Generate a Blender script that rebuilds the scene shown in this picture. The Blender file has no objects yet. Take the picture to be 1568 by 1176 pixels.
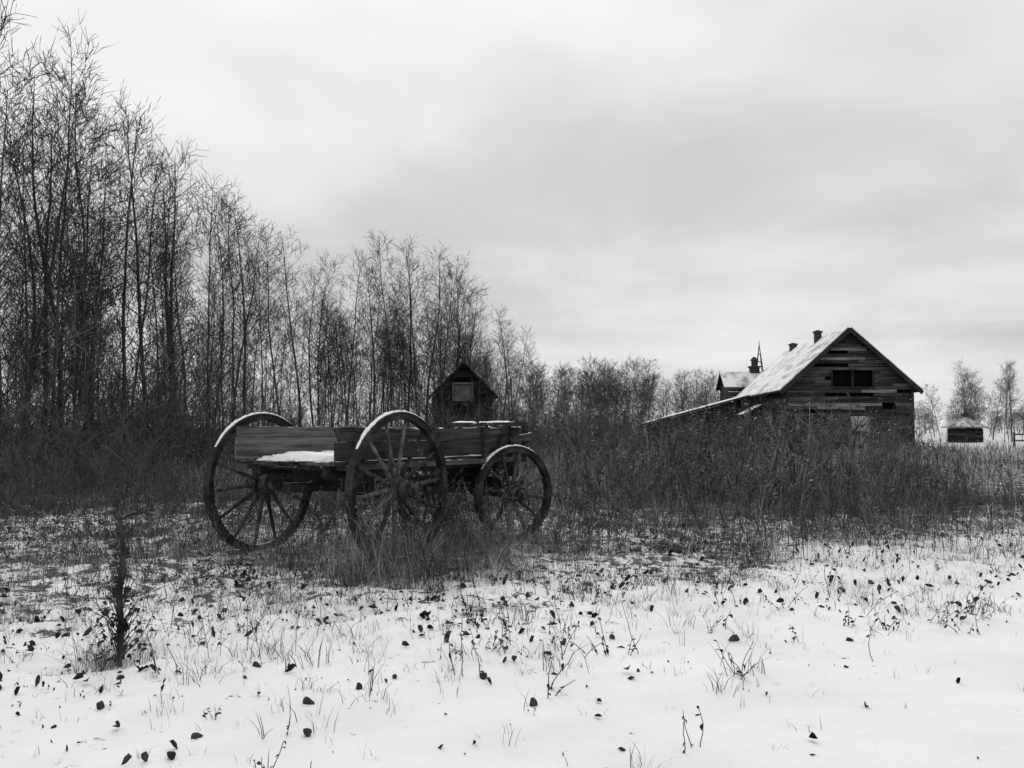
import bpy, math, random
import numpy as np
from mathutils import Vector, Matrix
R=random.Random(7); NR=np.random.default_rng(7)
scene=bpy.context.scene
rad=math.radians
# ------------------------------------------------------------------ noise / terrain
_G=NR.random((256,256))
def vnoise(x,y):
    x=np.asarray(x,float); y=np.asarray(y,float)
    xi=np.floor(x).astype(int); yi=np.floor(y).astype(int)
    fx=x-xi; fy=y-yi; fx=fx*fx*(3-2*fx); fy=fy*fy*(3-2*fy)
    a=_G[xi&255,yi&255]; b=_G[(xi+1)&255,yi&255]; c=_G[xi&255,(yi+1)&255]; d=_G[(xi+1)&255,(yi+1)&255]
    return (a*(1-fx)+b*fx)*(1-fy)+(c*(1-fx)+d*fx)*fy
def fbm(x,y,o=3):
    s=0;a=1;t=0
    for i in range(o):
        s=s+a*vnoise(x*2**i+17.3*i,y*2**i+9.1*i); t+=a; a*=.5
    return s/t
def smooth(v,a,b):
    t=np.clip((v-a)/(b-a),0,1); return t*t*(3-2*t)
def sdist(x,y): return -(x-0.44)*0.5+(y-4.9)*0.866
def dense(x,y):
    yb=12.8+2.4*smooth(-x,1.5,6)+5.5*(fbm(x*.4,y*.4)-.5)*2
    return .35*smooth(y,yb-3.5,yb+1)+.65*smooth(y,yb-.5,yb+6)
def litter(x,y):
    s=sdist(x,y)+2.2*(fbm(x*.6+40,y*.6)-.5)*2
    L=0.20*smooth(s,-.8,.8)+0.40*smooth(s,0.4,4.0)+.34*dense(x,y)+.07*smooth(-x,1,5)*smooth(s,.5,3)
    far=smooth(y,34,60)*smooth(x,12,30)
    return np.clip(L-0.35*far,0,1)
def height(x,y):
    x=np.asarray(x,float); y=np.asarray(y,float)
    k=0.25+0.75*smooth(sdist(x,y),-.5,2.5)
    h=(fbm(x*.35,y*.35,2)-.5)*.14*k+(fbm(x*1.7+5,y*1.7,3)-.5)*.15*k+(fbm(x*6,y*6+3,2)-.5)*.06*k
    return h*smooth(y,-5,2)
# ------------------------------------------------------------------ materials
def newmat(name):
    m=bpy.data.materials.new(name); m.use_nodes=True
    nt=m.node_tree; b=nt.nodes['Principled BSDF']
    b.inputs['Roughness'].default_value=.9
    b.inputs['Specular IOR Level'].default_value=.15
    return m,nt,b
def g(v): return (v,v,v,1)
def tonemat(name,lo,hi,scale=(3,3,3),rough=.95,bump=0.0,detail=4,tone=True,spec=.08,snow=0,plo=.32,phi=.68):
    m,nt,b=newmat(name); N=nt.nodes; L=nt.links
    tc=N.new('ShaderNodeTexCoord'); mp=N.new('ShaderNodeMapping'); mp.inputs['Scale'].default_value=scale
    L.new(tc.outputs['Object'],mp.inputs['Vector'])
    no=N.new('ShaderNodeTexNoise'); no.inputs['Scale'].default_value=1; no.inputs['Detail'].default_value=detail
    no.inputs['Roughness'].default_value=.65
    L.new(mp.outputs[0],no.inputs['Vector'])
    cr=N.new('ShaderNodeValToRGB'); cr.color_ramp.elements[0].position=plo; cr.color_ramp.elements[1].position=phi
    cr.color_ramp.elements[0].color=g(lo); cr.color_ramp.elements[1].color=g(hi)
    L.new(no.outputs['Fac'],cr.inputs[0]); out=cr.outputs[0]
    if tone:
        at=N.new('ShaderNodeAttribute'); at.attribute_name='tone'
        mu=N.new('ShaderNodeMix'); mu.data_type='RGBA'; mu.blend_type='MULTIPLY'; mu.inputs[0].default_value=1
        L.new(out,mu.inputs[6]); L.new(at.outputs['Color'],mu.inputs[7]); out=mu.outputs[2]
    if snow>0:
        ge=N.new('ShaderNodeNewGeometry'); sx=N.new('ShaderNodeSeparateXYZ'); L.new(ge.outputs['Normal'],sx.inputs[0])
        n2=N.new('ShaderNodeTexNoise'); n2.inputs['Scale'].default_value=9; n2.inputs['Detail'].default_value=4
        L.new(tc.outputs['Object'],n2.inputs['Vector'])
        ad=N.new('ShaderNodeMath'); ad.operation='MULTIPLY_ADD'; ad.inputs[1].default_value=.9
        L.new(n2.outputs['Fac'],ad.inputs[0]); L.new(sx.outputs['Z'],ad.inputs[2])
        r2=N.new('ShaderNodeMapRange'); r2.inputs[1].default_value=1.55-snow; r2.inputs[2].default_value=1.65-snow
        L.new(ad.outputs[0],r2.inputs[0])
        ms=N.new('ShaderNodeMix'); ms.data_type='RGBA'; ms.inputs[7].default_value=g(.78)
        L.new(r2.outputs[0],ms.inputs[0]); L.new(out,ms.inputs[6]); out=ms.outputs[2]
    L.new(out,b.inputs['Base Color'])
    b.inputs['Roughness'].default_value=rough; b.inputs['Specular IOR Level'].default_value=spec
    if bump>0:
        bp=N.new('ShaderNodeBump'); bp.inputs['Strength'].default_value=.7; bp.inputs['Distance'].default_value=bump
        L.new(no.outputs['Fac'],bp.inputs['Height']); L.new(bp.outputs[0],b.inputs['Normal'])
    return m
M_bark=tonemat('bark',.035,.085,(4,4,1.5),tone=False,detail=0)
M_brush=tonemat('brush_twigs',.06,.14,(2,2,1),tone=False,detail=0)
M_fartwig=tonemat('hazed_far_twigs',.06,.11,(1,1,1),tone=False,detail=0)  # paler than bark: depth haze is put into the twig colour
M_grass=tonemat('dry_grass',.24,.50,(2,2,2),detail=0)
M_tuft=tonemat('dry_tuft',.09,.26,(2,2,2),detail=0)
M_weed=tonemat('dead_weed',.03,.10,(6,6,6),detail=0)
M_leaf=tonemat('dead_leaf',.02,.06,(20,20,20),detail=2)
M_wood=tonemat('weathered_wood',.012,.085,(1.6,22,22),bump=.008,detail=6,snow=.12)
M_woodl=tonemat('weathered_wood_light',.035,.2,(1.2,20,28),bump=.006,detail=6,snow=.12)
M_wheel=tonemat('wheel_wood',.008,.055,(12,12,12),bump=.004,detail=5)
M_iron=tonemat('rusty_iron',.015,.045,(14,14,14),bump=.002,rough=.9,spec=.1)
M_board=tonemat('house_boards',.022,.125,(.9,9,14),bump=.012,detail=7)
M_dark=tonemat('painted_interior_dark',.003,.006,tone=False)  # near-black colour stands in for the unlit dark inside buildings
M_trim=tonemat('weathered_trim',.025,.07,(3,3,3))
M_panel=tonemat('faded_panel',.3,.55,(3,3,3),tone=False)
M_brick=tonemat('chimney_brick',.03,.08,(8,8,12),tone=False)
M_rock=tonemat('rock',.02,.07,(12,12,12),bump=.01,tone=False,snow=.02)
M_snow=tonemat('snow',.80,.9,(6,6,6),bump=.008,tone=False,rough=.8,detail=3)
M_rsnow=tonemat('roof_snow',.14,.8,(1.6,.5,1.2),bump=.01,tone=False,rough=.8,detail=7,plo=.29,phi=.52)
# ground
m,nt,b=newmat('snowy_ground'); M_ground=m; N=nt.nodes; Lk=nt.links
b.inputs['Specular IOR Level'].default_value=.1
tc=N.new('ShaderNodeTexCoord'); at=N.new('ShaderNodeAttribute'); at.attribute_name='tone'
n1=N.new('ShaderNodeTexNoise'); n1.inputs['Scale'].default_value=5.5; n1.inputs['Detail'].default_value=6; n1.inputs['Roughness'].default_value=.8
n2=N.new('ShaderNodeTexNoise'); n2.inputs['Scale'].default_value=45; n2.inputs['Detail'].default_value=1
n3=N.new('ShaderNodeTexNoise'); n3.inputs['Scale'].default_value=1.1; n3.inputs['Detail'].default_value=2
for n in(n1,n2,n3): Lk.new(tc.outputs['Object'],n.inputs['Vector'])
mr=N.new('ShaderNodeMapRange'); mr.inputs[1].default_value=0; mr.inputs[2].default_value=1; mr.inputs[3].default_value=.31; mr.inputs[4].default_value=.60
Lk.new(at.outputs['Fac'],mr.inputs[0])
sb=N.new('ShaderNodeMath'); sb.operation='SUBTRACT'; Lk.new(mr.outputs[0],sb.inputs[0]); Lk.new(n1.outputs['Fac'],sb.inputs[1])
m2=N.new('ShaderNodeMapRange'); m2.inputs[1].default_value=-.01; m2.inputs[2].default_value=.03
Lk.new(sb.outputs[0],m2.inputs[0])
cs=N.new('ShaderNodeValToRGB'); cs.color_ramp.elements[0].color=g(.80); cs.color_ramp.elements[1].color=g(.92)
cs.color_ramp.elements[0].position=.3; cs.color_ramp.elements[1].position=.7
Lk.new(n3.outputs['Fac'],cs.inputs[0])
cl=N.new('ShaderNodeValToRGB'); cl.color_ramp.elements[0].color=g(.04); cl.color_ramp.elements[1].color=g(.2)
cl.color_ramp.elements[0].position=.35; cl.color_ramp.elements[1].position=.65
Lk.new(n2.outputs['Fac'],cl.inputs[0])
mx=N.new('ShaderNodeMix'); mx.data_type='RGBA'
Lk.new(m2.outputs[0],mx.inputs[0]); Lk.new(cs.outputs[0],mx.inputs[6]); Lk.new(cl.outputs[0],mx.inputs[7])
Lk.new(mx.outputs[2],b.inputs['Base Color'])
bp=N.new('ShaderNodeBump'); bp.inputs['Strength'].default_value=.5; bp.inputs['Distance'].default_value=.03
Lk.new(n1.outputs['Fac'],bp.inputs['Height']); Lk.new(bp.outputs[0],b.inputs['Normal'])
# ------------------------------------------------------------------ mesh helpers
def link(o): scene.collection.objects.link(o); return o
def np_mesh(name,V,T,tone=None,mat=None,smooth_=False):
    V=np.asarray(V,np.float32); T=np.asarray(T,np.int32); k=T.shape[1]
    me=bpy.data.meshes.new(name); me.vertices.add(len(V)); me.vertices.foreach_set('co',V.ravel())
    me.loops.add(T.size); me.loops.foreach_set('vertex_index',T.ravel())
    me.polygons.add(len(T)); me.polygons.foreach_set('loop_start',np.arange(0,T.size,k,dtype=np.int32))
    try: me.polygons.foreach_set('loop_total',np.full(len(T),k,np.int32))
    except Exception: pass
    me.update(calc_edges=True)
    if tone is not None:
        a=me.color_attributes.new('tone','FLOAT_COLOR','POINT')
        c=np.ones((len(V),4),np.float32); c[:,:3]=np.asarray(tone,np.float32)[:,None]; a.data.foreach_set('color',c.ravel())
    if smooth_: me.polygons.foreach_set('use_smooth',np.ones(len(T),bool))
    if mat: me.materials.append(mat)
    return me
def seg_arrays(S,sides=3):
    S=np.asarray(S,float); n=len(S); p0=S[:,0:3]; p1=S[:,3:6]
    d=p1-p0; d/=np.linalg.norm(d,axis=1)[:,None]+1e-9
    ref=np.where(np.abs(d[:,2:3])>.9,np.array([[1.,0,0]]),np.array([[0,0,1.]]))
    a=np.cross(d,ref); a/=np.linalg.norm(a,axis=1)[:,None]+1e-9; bb=np.cross(d,a)
    V=np.zeros((n,sides*2,3))
    for i in range(sides):
        th=2*math.pi*i/sides; o=a*math.cos(th)+bb*math.sin(th)
        V[:,i]=p0+o*S[:,6:7]; V[:,sides+i]=p1+o*S[:,7:8]
    T=[]
    for i in range(sides):
        j=(i+1)%sides; T+= [[i,j,sides+j],[i,sides+j,sides+i]]
    T=np.array(T)[None]+(np.arange(n)*sides*2)[:,None,None]
    return V.reshape(-1,3),T.reshape(-1,3)
def ribbons(S,seed=0):
    """thin twigs: one flat strip per segment, random facing"""
    S=np.asarray(S,float); n=len(S); rg=np.random.default_rng(seed); p0=S[:,0:3]; p1=S[:,3:6]
    d=p1-p0; d/=np.linalg.norm(d,axis=1)[:,None]+1e-9
    r=rg.normal(size=(n,3)); a=np.cross(d,r); a/=np.linalg.norm(a,axis=1)[:,None]+1e-9
    w0=S[:,6:7]*1.25; w1=S[:,7:8]*1.25
    V=np.stack([p0-a*w0,p0+a*w0,p1+a*w1,p1-a*w1],1)
    T=np.array([[0,1,2],[0,2,3]])[None]+(np.arange(n)*4)[:,None,None]
    return V.reshape(-1,3),T.reshape(-1,3)
def merge(lst):
    Vs=[];Ts=[];o=0
    for V,T in lst:
        Vs.append(V);Ts.append(T+o);o+=len(V)
    return np.concatenate(Vs),np.concatenate(Ts)
def mixed(S,seed=0,th=.0062):
    S=np.asarray(S,float); k=S[:,6]>th
    out=[]
    if k.any(): out.append(seg_arrays(S[k],3))
    if (~k).any(): out.append(ribbons(S[~k],seed))
    return merge(out)
def scatter(variants,pos,scale,rot,tonev=None,tilt=None):
    Vs=[];Ts=[];To=[];off=0
    idx=NR.integers(0,len(variants),len(pos))
    for k,(V,T) in enumerate(variants):
        q=np.where(idx==k)[0]
        if len(q)==0: continue
        c=np.cos(rot[q])[:,None]; s=np.sin(rot[q])[:,None]; sc=scale[q][:,None]
        X=(V[None,:,0]*c-V[None,:,1]*s)*sc; Y=(V[None,:,0]*s+V[None,:,1]*c)*sc; Z=V[None,:,2]*sc
        P=np.stack([X+pos[q,0:1],Y+pos[q,1:2],Z+pos[q,2:3]],-1).reshape(-1,3)
        F=(T[None]+(np.arange(len(q))*len(V))[:,None,None]).reshape(-1,3)+off
        Vs.append(P);Ts.append(F);off+=len(P)
        tv=tonev[q] if tonev is not None else np.ones(len(q)); To.append(np.repeat(tv,len(V)))
    return np.concatenate(Vs),np.concatenate(Ts),np.concatenate(To)
def blades(P,h,lean,w,rng=NR):
    n=len(P); f=rng.random(n)*math.pi; side=np.stack([np.cos(f),np.sin(f),np.zeros(n)],-1)
    L3=np.concatenate([lean,np.zeros((n,1))],1)
    V=np.zeros((n,7,3)); ts=[0,.4,.75,1]
    for i,t in enumerate(ts):
        c=P+L3*(t**1.8)+np.array([0,0,1.])*(h*(t-.22*t*t*np.minimum(1.6,np.linalg.norm(lean,axis=1)/(h+1e-6))))[:,None]
        if i<3:
            ww=(w*(1,.85,.55)[i])[:,None]*.5; V[:,2*i]=c-side*ww; V[:,2*i+1]=c+side*ww
        else: V[:,6]=c
    T=np.array([[0,1,3],[0,3,2],[2,3,5],[2,5,4],[4,5,6]])[None]+(np.arange(n)*7)[:,None,None]
    return V.reshape(-1,3),T.reshape(-1,3)
class MB:
    def __init__(s): s.v=[];s.f=[];s.t=[]
    def box(s,c,size,M=None,nseg=1,jit=0,tone=1.0,caps=True):
        o=len(s.v); hx,hy,hz=[q/2 for q in size]
        for i in range(nseg+1):
            x=-hx+2*hx*i/nseg
            for (y,z) in((-hy,-hz),(hy,-hz),(hy,hz),(-hy,hz)):
                p=Vector((x+(R.uniform(-jit,jit)*2 if i in(0,nseg) else 0),y+R.uniform(-jit,jit)*.4,z+R.uniform(-jit,jit)))
                if M: p=M@p
                s.v.append(p+Vector(c)); s.t.append(tone)
        for i in range(nseg):
            a=o+4*i
            for k in range(4): s.f.append((a+k,a+(k+1)%4,a+4+(k+1)%4,a+4+k))
        s.f.append((o,o+3,o+2,o+1)); e=o+4*nseg; s.f.append((e,e+1,e+2,e+3))
    def beam(s,p0,p1,w,h,tone=1,nseg=4,jit=.004,up=(0,0,1)):
        p0=Vector(p0);p1=Vector(p1);d=(p1-p0);L=d.length;x=d.normalized();u=Vector(up);y=u.cross(x).normalized();z=x.cross(y)
        M=Matrix((x,y,z)).transposed(); s.box((p0+p1)/2,(L,w,h),M,nseg,jit,tone)
    def tube(s,pts,rs,n=8,tone=1,cap=True):
        o=len(s.v)
        pts=[Vector(p) for p in pts]
        for i,p in enumerate(pts):
            d=(pts[min(i+1,len(pts)-1)]-pts[max(i-1,0)]).normalized()
            ref=Vector((1,0,0)) if abs(d.z)>.9 else Vector((0,0,1))
            a=d.cross(ref).normalized(); b2=d.cross(a)
            for k in range(n):
                th=2*math.pi*k/n; s.v.append(p+(a*math.cos(th)+b2*math.sin(th))*rs[i]); s.t.append(tone)
        for i in range(len(pts)-1):
            for k in range(n):
                a=o+i*n+k;b3=o+i*n+(k+1)%n; s.f.append((a,b3,b3+n,a+n))
        if cap:
            s.f.append(tuple(o+k for k in range(n))[::-1]); e=o+(len(pts)-1)*n; s.f.append(tuple(e+k for k in range(n)))
    def poly(s,pts,tone=1):
        o=len(s.v)
        for p in pts: s.v.append(Vector(p)); s.t.append(tone)
        s.f.append(tuple(range(o,o+len(pts))))
    def slab(s,pts,n,t,tone=1):
        n=Vector(n)*t; o=len(s.v); k=len(pts)
        for p in pts: s.v.append(Vector(p)); s.t.append(tone)
        for p in pts: s.v.append(Vector(p)+n); s.t.append(tone)
        s.f.append(tuple(range(o,o+k))[::-1]); s.f.append(tuple(range(o+k,o+2*k)))
        for i in range(k):
            j=(i+1)%k; s.f.append((o+i,o+j,o+k+j,o+k+i))
    def obj(s,name,mat,parent=None,smooth_=False):
        me=bpy.data.meshes.new(name); me.from_pydata([tuple(v) for v in s.v],[],s.f); me.update()
        a=me.color_attributes.new('tone','FLOAT_COLOR','POINT')
        for i,t in enumerate(s.t): a.data[i].color=(t,t,t,1)
        me.materials.append(mat)
        if smooth_:
            for p in me.polygons: p.use_smooth=True
        o=link(bpy.data.objects.new(name,me))
        if parent: o.parent=parent
        return o
def empty(name,loc=(0,0,0),rz=0):
    e=link(bpy.data.objects.new(name,None)); e.location=loc; e.rotation_euler=(0,0,rz); e.empty_display_size=.2; return e
# ------------------------------------------------------------------ ground
def axis(lo,hi,step,far,gr=1.13):
    a=list(np.arange(lo,hi+1e-6,step)); s=step; x=hi
    while x<far: s*=gr; x+=s; a.append(x)
    s=step;x=lo; pre=[]
    while x>-far: s*=gr; x-=s; pre.append(x)
    return np.array(pre[::-1]+a)
xs=axis(-9,9.5,.05,2500); ys=axis(2.2,17,.05,2500)
X,Y=np.meshgrid(xs,ys); Z=height(X,Y)
Lt=litter(X,Y)
V=np.stack([X,Y,Z],-1).reshape(-1,3); nx=len(xs); ny=len(ys)
i=np.arange(nx-1)[None]+np.arange(ny-1)[:,None]*nx; Q=np.stack([i,i+1,i+nx+1,i+nx],-1).reshape(-1,4)
link(bpy.data.objects.new('snowy_ground',np_mesh('snowy_ground',V,Q,Lt.ravel(),M_ground,True)))
# ------------------------------------------------------------------ trees
def unit(v):
    return v/np.linalg.norm(v)
def path(segs,p,d,L,n,r0,r1,rng,up=.1,wob=.12):
    pts=[p];ds=[]
    for k in range(n):
        d=unit(d+np.array([rng.uniform(-wob,wob),rng.uniform(-wob,wob),up+rng.uniform(-wob,wob)*.5]))
        q=p+d*L/n; a=r0+(r1-r0)*k/n; b4=r0+(r1-r0)*(k+1)/n
        segs.append([*p,*q,a,b4]); p=q; pts.append(p); ds.append(d)
    return pts,ds
def sideways(d,ang,rng):
    r=np.array([rng.gauss(0,1) for _ in range(3)]); r=r-d*np.dot(r,d); r=unit(r)
    return unit(d*math.cos(ang)+r*math.sin(ang))
def tree(seed,H=10,nb=44,low=.22,spread=1.0,twr=.0048,nt_=3,trunk=1.0):
    rng=random.Random(seed); thick=[];thin=[]
    n=16; r0=.0055*H*rng.uniform(.7,1.25)*trunk; P=[np.array([0,0,-.1])]; d=np.array([rng.uniform(-.1,.1),rng.uniform(-.1,.1),1.])
    for k in range(n):
        d=unit(d+np.array([rng.uniform(-.08,.08),rng.uniform(-.08,.08),.10])); P.append(P[-1]+d*H*.97/n)
    rr=[r0*(1-t/n)**.85+.006 for t in range(n+1)]
    for k in range(n): thick.append([*P[k],*P[k+1],rr[k],rr[k+1]])
    az=rng.random()*6.28
    for bI in range(nb):
        t=low+(0.985-low)*((bI+rng.random())/nb)**.8; az+=2.4+rng.uniform(-.6,.6)
        k=min(n-1,int(t*n)); f=t*n-k; p=P[k]*(1-f)+P[k+1]*f
        L=H*spread*(.045+.19*(1-t)**.55*rng.uniform(.45,1.15))
        if t<.42: L*=rng.uniform(.25,.7)
        el=rad(rng.uniform(18,50)); d=np.array([math.cos(az)*math.cos(el),math.sin(az)*math.cos(el),math.sin(el)])
        rb=max(.007,(rr[k])*rng.uniform(.25,.4))
        pts,ds=path(thin,p,d,L,6,rb,.0052,rng,up=.095,wob=.17)
        ns=int(3+L*3.0)
        for q in range(ns):
            j=rng.randint(1,5); dd=sideways(ds[j],rad(rng.uniform(25,58)),rng); L2=L*rng.uniform(.18,.42)+.14
            p2,d2=path(thin,pts[j]+(pts[j+1]-pts[j])*rng.random(),dd,L2,3,.0060,twr,rng,up=.10,wob=.2)
            for z in range(nt_):
                jj=rng.randint(0,2); d3=sideways(d2[jj],rad(rng.uniform(25,60)),rng)
                path(thin,p2[jj+1],d3,rng.uniform(.16,.46),2,twr,twr*.7,rng,up=.10,wob=.2)
    return merge([seg_arrays(thick,6),mixed(thin,seed)])
def shrub(seed,H=3,ns=16,spread=.65,r=.008,nt_=5):
    rng=random.Random(seed); segs=[]
    for s_ in range(ns):
        a=rng.random()*6.28; d=np.array([math.cos(a)*spread*rng.random(),math.sin(a)*spread*rng.random(),1.])
        p=np.array([rng.gauss(0,.45),rng.gauss(0,.45),-.05]); L=H*rng.uniform(.25,1.15)
        pts,ds=path(segs,p,unit(d),L,5,r,.004,rng,up=.02,wob=.2)
        for q in range(int(nt_*1.6)):
            j=rng.randint(1,4); dd=sideways(ds[j],rad(rng.uniform(25,60)),rng)
            p2,d2=path(segs,pts[j],dd,L*rng.uniform(.12,.3),2,.005,.004,rng,up=.06,wob=.25)
            for z in range(2): path(segs,p2[rng.randint(1,2)],sideways(d2[0],rad(40),rng),.22,1,.004,.003,rng,up=.1)
    return mixed(segs,seed)
TM=[np_mesh('aspen_mesh_%d'%k,*tree(100+k,nb=R.choice([42,48,54]),low=R.uniform(.12,.3),spread=R.uniform(.75,1.1)),None,M_bark) for k in range(9)]
BM=[np_mesh('back_tree_mesh_%d'%k,*tree(500+k,nb=40,low=.25,spread=1.0,twr=.006,nt_=2,trunk=.7),None,M_bark) for k in range(5)]
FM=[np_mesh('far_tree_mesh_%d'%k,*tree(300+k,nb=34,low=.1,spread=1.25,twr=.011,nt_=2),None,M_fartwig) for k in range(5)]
SM=[np_mesh('shrub_mesh_%d'%k,*shrub(200+k),None,M_brush) for k in range(8)]
def gz(x,y): return float(height(x,y))
front=[(-10.6,19,10.5),(-10.1,20,10.1),(-10.3,21,9.9),(-10.2,22,10.3),(-12.2,23,9.6),(-10.2,24,9.7),(-9.8,24.5,10.1),(-9.7,26,9.7),
(-9.7,29,9.6),(-9.5,31,9.5),(-9.3,32,9.1),(-9.0,36,9.3),(-8.6,37,9.5),(-7.1,39,9.1),(-5.3,40,9.9),(-4.2,40.5,10),(-3.8,41,9.7),(-2.5,42,9.1),(-1.8,43,8.2),
(-.5,47,7.7),(.2,48,7.0),(.9,48.5,5.8),(39.8,80,7.2),(41,81,6.6),(42.5,79,7.2),(43.6,80,6.9),(44.8,82,7.3),(46.5,80,7.0),(48,81,6.8),
(-10.9,20.5,9.2),(-11.3,22.2,9.7),(-10.5,23,8.8),(-10.6,25.2,9.3),(-10.1,27.4,9.2),(-10.4,28.3,8.8),(-9.9,30.2,9.0),(-10.2,33.5,9.2),(-9.4,34.6,8.4),(-8.0,38.2,8.7),(-6.1,40.6,8.8),(-4.8,41.5,9.4),(-3.2,42.3,8.9),(-2.9,43.2,8.5),(-11.9,18.6,9.6),
(-2.9,38.3,6.6),(-1.5,38.6,5.4),(-3.3,37.5,5.6),(-.9,39.5,4.6),(-12.6,20.2,10.2),(-11.6,24.2,10.0),(-10.4,19.6,8.2)]
def add_tree(x,y,H,col=None,name='bare_aspen_tree',meshes=TM,wide=1.0):
    o=bpy.data.objects.new(name,R.choice(meshes)); s=H/10; o.scale=(s*wide,s*wide,s); o.location=(x,y,gz(x,y)); o.rotation_euler=(R.uniform(-.04,.04),R.uniform(-.04,.04),R.random()*6.28)
    (col or scene.collection).objects.link(o)
for x,y,H in front: add_tree(x,y,H,None,'bare_aspen_tree',TM if H>7 or y>60 else BM)
def coll_inst(name):
    c=bpy.data.collections.new(name+'_parts'); e=bpy.data.objects.new(name,None); e.instance_type='COLLECTION'; e.instance_collection=c; link(e); return c
fc=coll_inst('bare_forest')
cnt=0
for _ in range(3000):
    if cnt>=215: break
    y=R.uniform(16,72); x=R.uniform(-45,2)
    ex=-10.5 if y<36 else min(.3,-10.5+(y-36)*1.6)
    if x>ex or abs(x)>y*.64+3: continue
    depth=ex-x
    if R.random()>math.exp(-depth/14): continue
    H=R.uniform(5.5,9.2)
    if x>-6: H=R.uniform(5.0,8.6)*(1 if x<-2.5 else .8)
    add_tree(x,y,H,fc,'forest_tree',BM if depth>2 or R.random()<.4 else TM); cnt+=1
for _ in range(170):
    x=R.uniform(1.5,27); y=R.uniform(72,100)
    k=x/y
    H=R.uniform(5.0,7.6)*(.9 if k>.154 else 1)
    if .15<k<.163: H*=.5
    if k>.233: continue
    add_tree(x,y,H,fc,'grove_tree',FM,1.1)
dt=coll_inst('distant_treeline')
for _ in range(180):
    x=R.uniform(60,170); y=R.uniform(190,230); add_tree(x,y,R.uniform(3.5,6.5),dt,'far_tree',FM,2.2)
for _ in range(100):
    x=R.uniform(-60,70); y=R.uniform(110,150); add_tree(x,y,R.uniform(3.5,6),dt,'far_tree',FM,1.8)
for _ in range(40):
    x=R.uniform(38,60); y=R.uniform(80,95); add_tree(x,y,R.uniform(2,6.6),dt,'far_tree',FM,1.2)
uc=coll_inst('undergrowth_thicket')
def add_shrub(x,y,s):
    o=bpy.data.objects.new('shrub',R.choice(SM)); o.scale=(s*1.1,s*1.1,s*R.uniform(.75,1.2)); o.location=(x,y,gz(x,y)); o.rotation_euler=(0,0,R.random()*6.28); uc.objects.link(o)
for _ in range(220):
    y=R.uniform(16,46); ex=-8.8 if y<34 else min(1,-8.8+(y-34)*1.3)
    x=ex-abs(R.gauss(0,4))
    if abs(x)>y*.62+2: continue
    add_shrub(x,y,R.uniform(.45,1.15)*(1.35 if x<-9.5 and R.random()<.5 else 1))
for _ in range(85): # behind wagon, in front of shed
    x=R.uniform(-9,2.5); y=R.uniform(22,39.5); add_shrub(x,y,R.uniform(.4,.85))
for _ in range(60):
    x=R.uniform(-12,-4.5); y=R.uniform(13.5,22)
    if x>-y*.36: continue
    add_shrub(x,y,R.uniform(.2,.55))
for _ in range(90):
    y=R.uniform(45,72); x=R.uniform(-1,9); 
    if x/y>.13: continue
    add_shrub(x,y,R.uniform(.6,1.05))
for _ in range(85): # in front of house
    y=R.uniform(22,50); x=y*R.uniform(.08,.44); add_shrub(x,y,R.uniform(.26,.70)+(.12 if x/y>.24 else -.06))
# ------------------------------------------------------------------ tall grass field
def field(n,ylo,yhi,u0,u1,hfun,wmul,dens=True,power=1.0):
    y=ylo*(yhi/ylo)**(NR.random(n)); x=y*(u0+(u1-u0)*NR.random(n))
    if dens:
        d=dense(x,y)*(.06+1.15*smooth(fbm(x*.9,y*.9),.36,.62)); k=NR.random(n)<d; x=x[k];y=y[k]
    h=hfun(x,y)*(.25+.95*NR.random(len(x))); a=NR.random(len(x))*6.28; l=h*(.08+.7*NR.random(len(x))**2)
    P=np.stack([x,y,height(x,y)-.02],-1)
    V,T=blades(P,h,np.stack([np.cos(a)*l,np.sin(a)*l],-1),wmul*(.6+.8*NR.random(len(x)))*(.004+.0004*y))
    t=(.3+1.0*NR.random(len(x))**1.7)*(.3+1.3*smooth(fbm(x*.35+11,y*.25),.3,.7))*(1+.4*smooth(x/y,.2,.36)); return V,T,np.repeat(t,7)
def hf(x,y):
    k=x/np.maximum(y,1)
    tall=smooth(k,-.02,.06)*(1-smooth(k,.36,.46))
    return np.maximum(.15,(.52+.36*tall*smooth(y,13,20)+1.3*(fbm(x*.6,y*.6)-.5)))*(.45+.55*smooth(dense(x,y),.1,.9))
V,T,to=field(70000,9.5,60,-.62,.62,hf,1.0)
link(bpy.data.objects.new('tall_dry_grass',np_mesh('tall_dry_grass',V,T,to,M_grass)))
def weedstalk(seed,H=1.2):
    rng=random.Random(seed); segs=[]
    pts,ds=path(segs,np.array([0,0,-.03]),np.array([rng.uniform(-.2,.2),rng.uniform(-.2,.2),1.]),H,6,.0055,.003,rng,up=.03,wob=.13)
    lv=[]
    for q in range(rng.randint(6,11)):
        j=rng.randint(1,5); dd=sideways(ds[j],rad(rng.uniform(20,60)),rng); p2,d2=path(segs,pts[j],dd,H*rng.uniform(.08,.28),2,.0035,.0025,rng,up=.12)
        lv.append(p2[-1])
    lv.append(pts[-1])
    V,T=seg_arrays(segs,3); out=[(V,T)]
    for p in lv:
        for z in range(3):
            a=rng.random()*6.28; s=rng.uniform(.010,.028); q=p+np.array([rng.gauss(0,.012),rng.gauss(0,.012),rng.gauss(0,.02)])
            e=np.array([math.cos(a),math.sin(a),rng.uniform(-.6,.8)])*s; f=np.array([-math.sin(a),math.cos(a),.8])*s*.5
            out.append((np.array([q-e,q+f,q+e,q-f]),np.array([[0,1,2],[0,2,3]])))
    return merge(out)
WV=[weedstalk(k) for k in range(12)]
n=7500; y=9.5*(50/9.5)**NR.random(n); x=y*(-.60+1.1*NR.random(n)); k=NR.random(n)<(.08+dense(x,y))*(.15+.95*smooth(fbm(x*.5+9,y*.5),.38,.6)); x=x[k];y=y[k]
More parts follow.
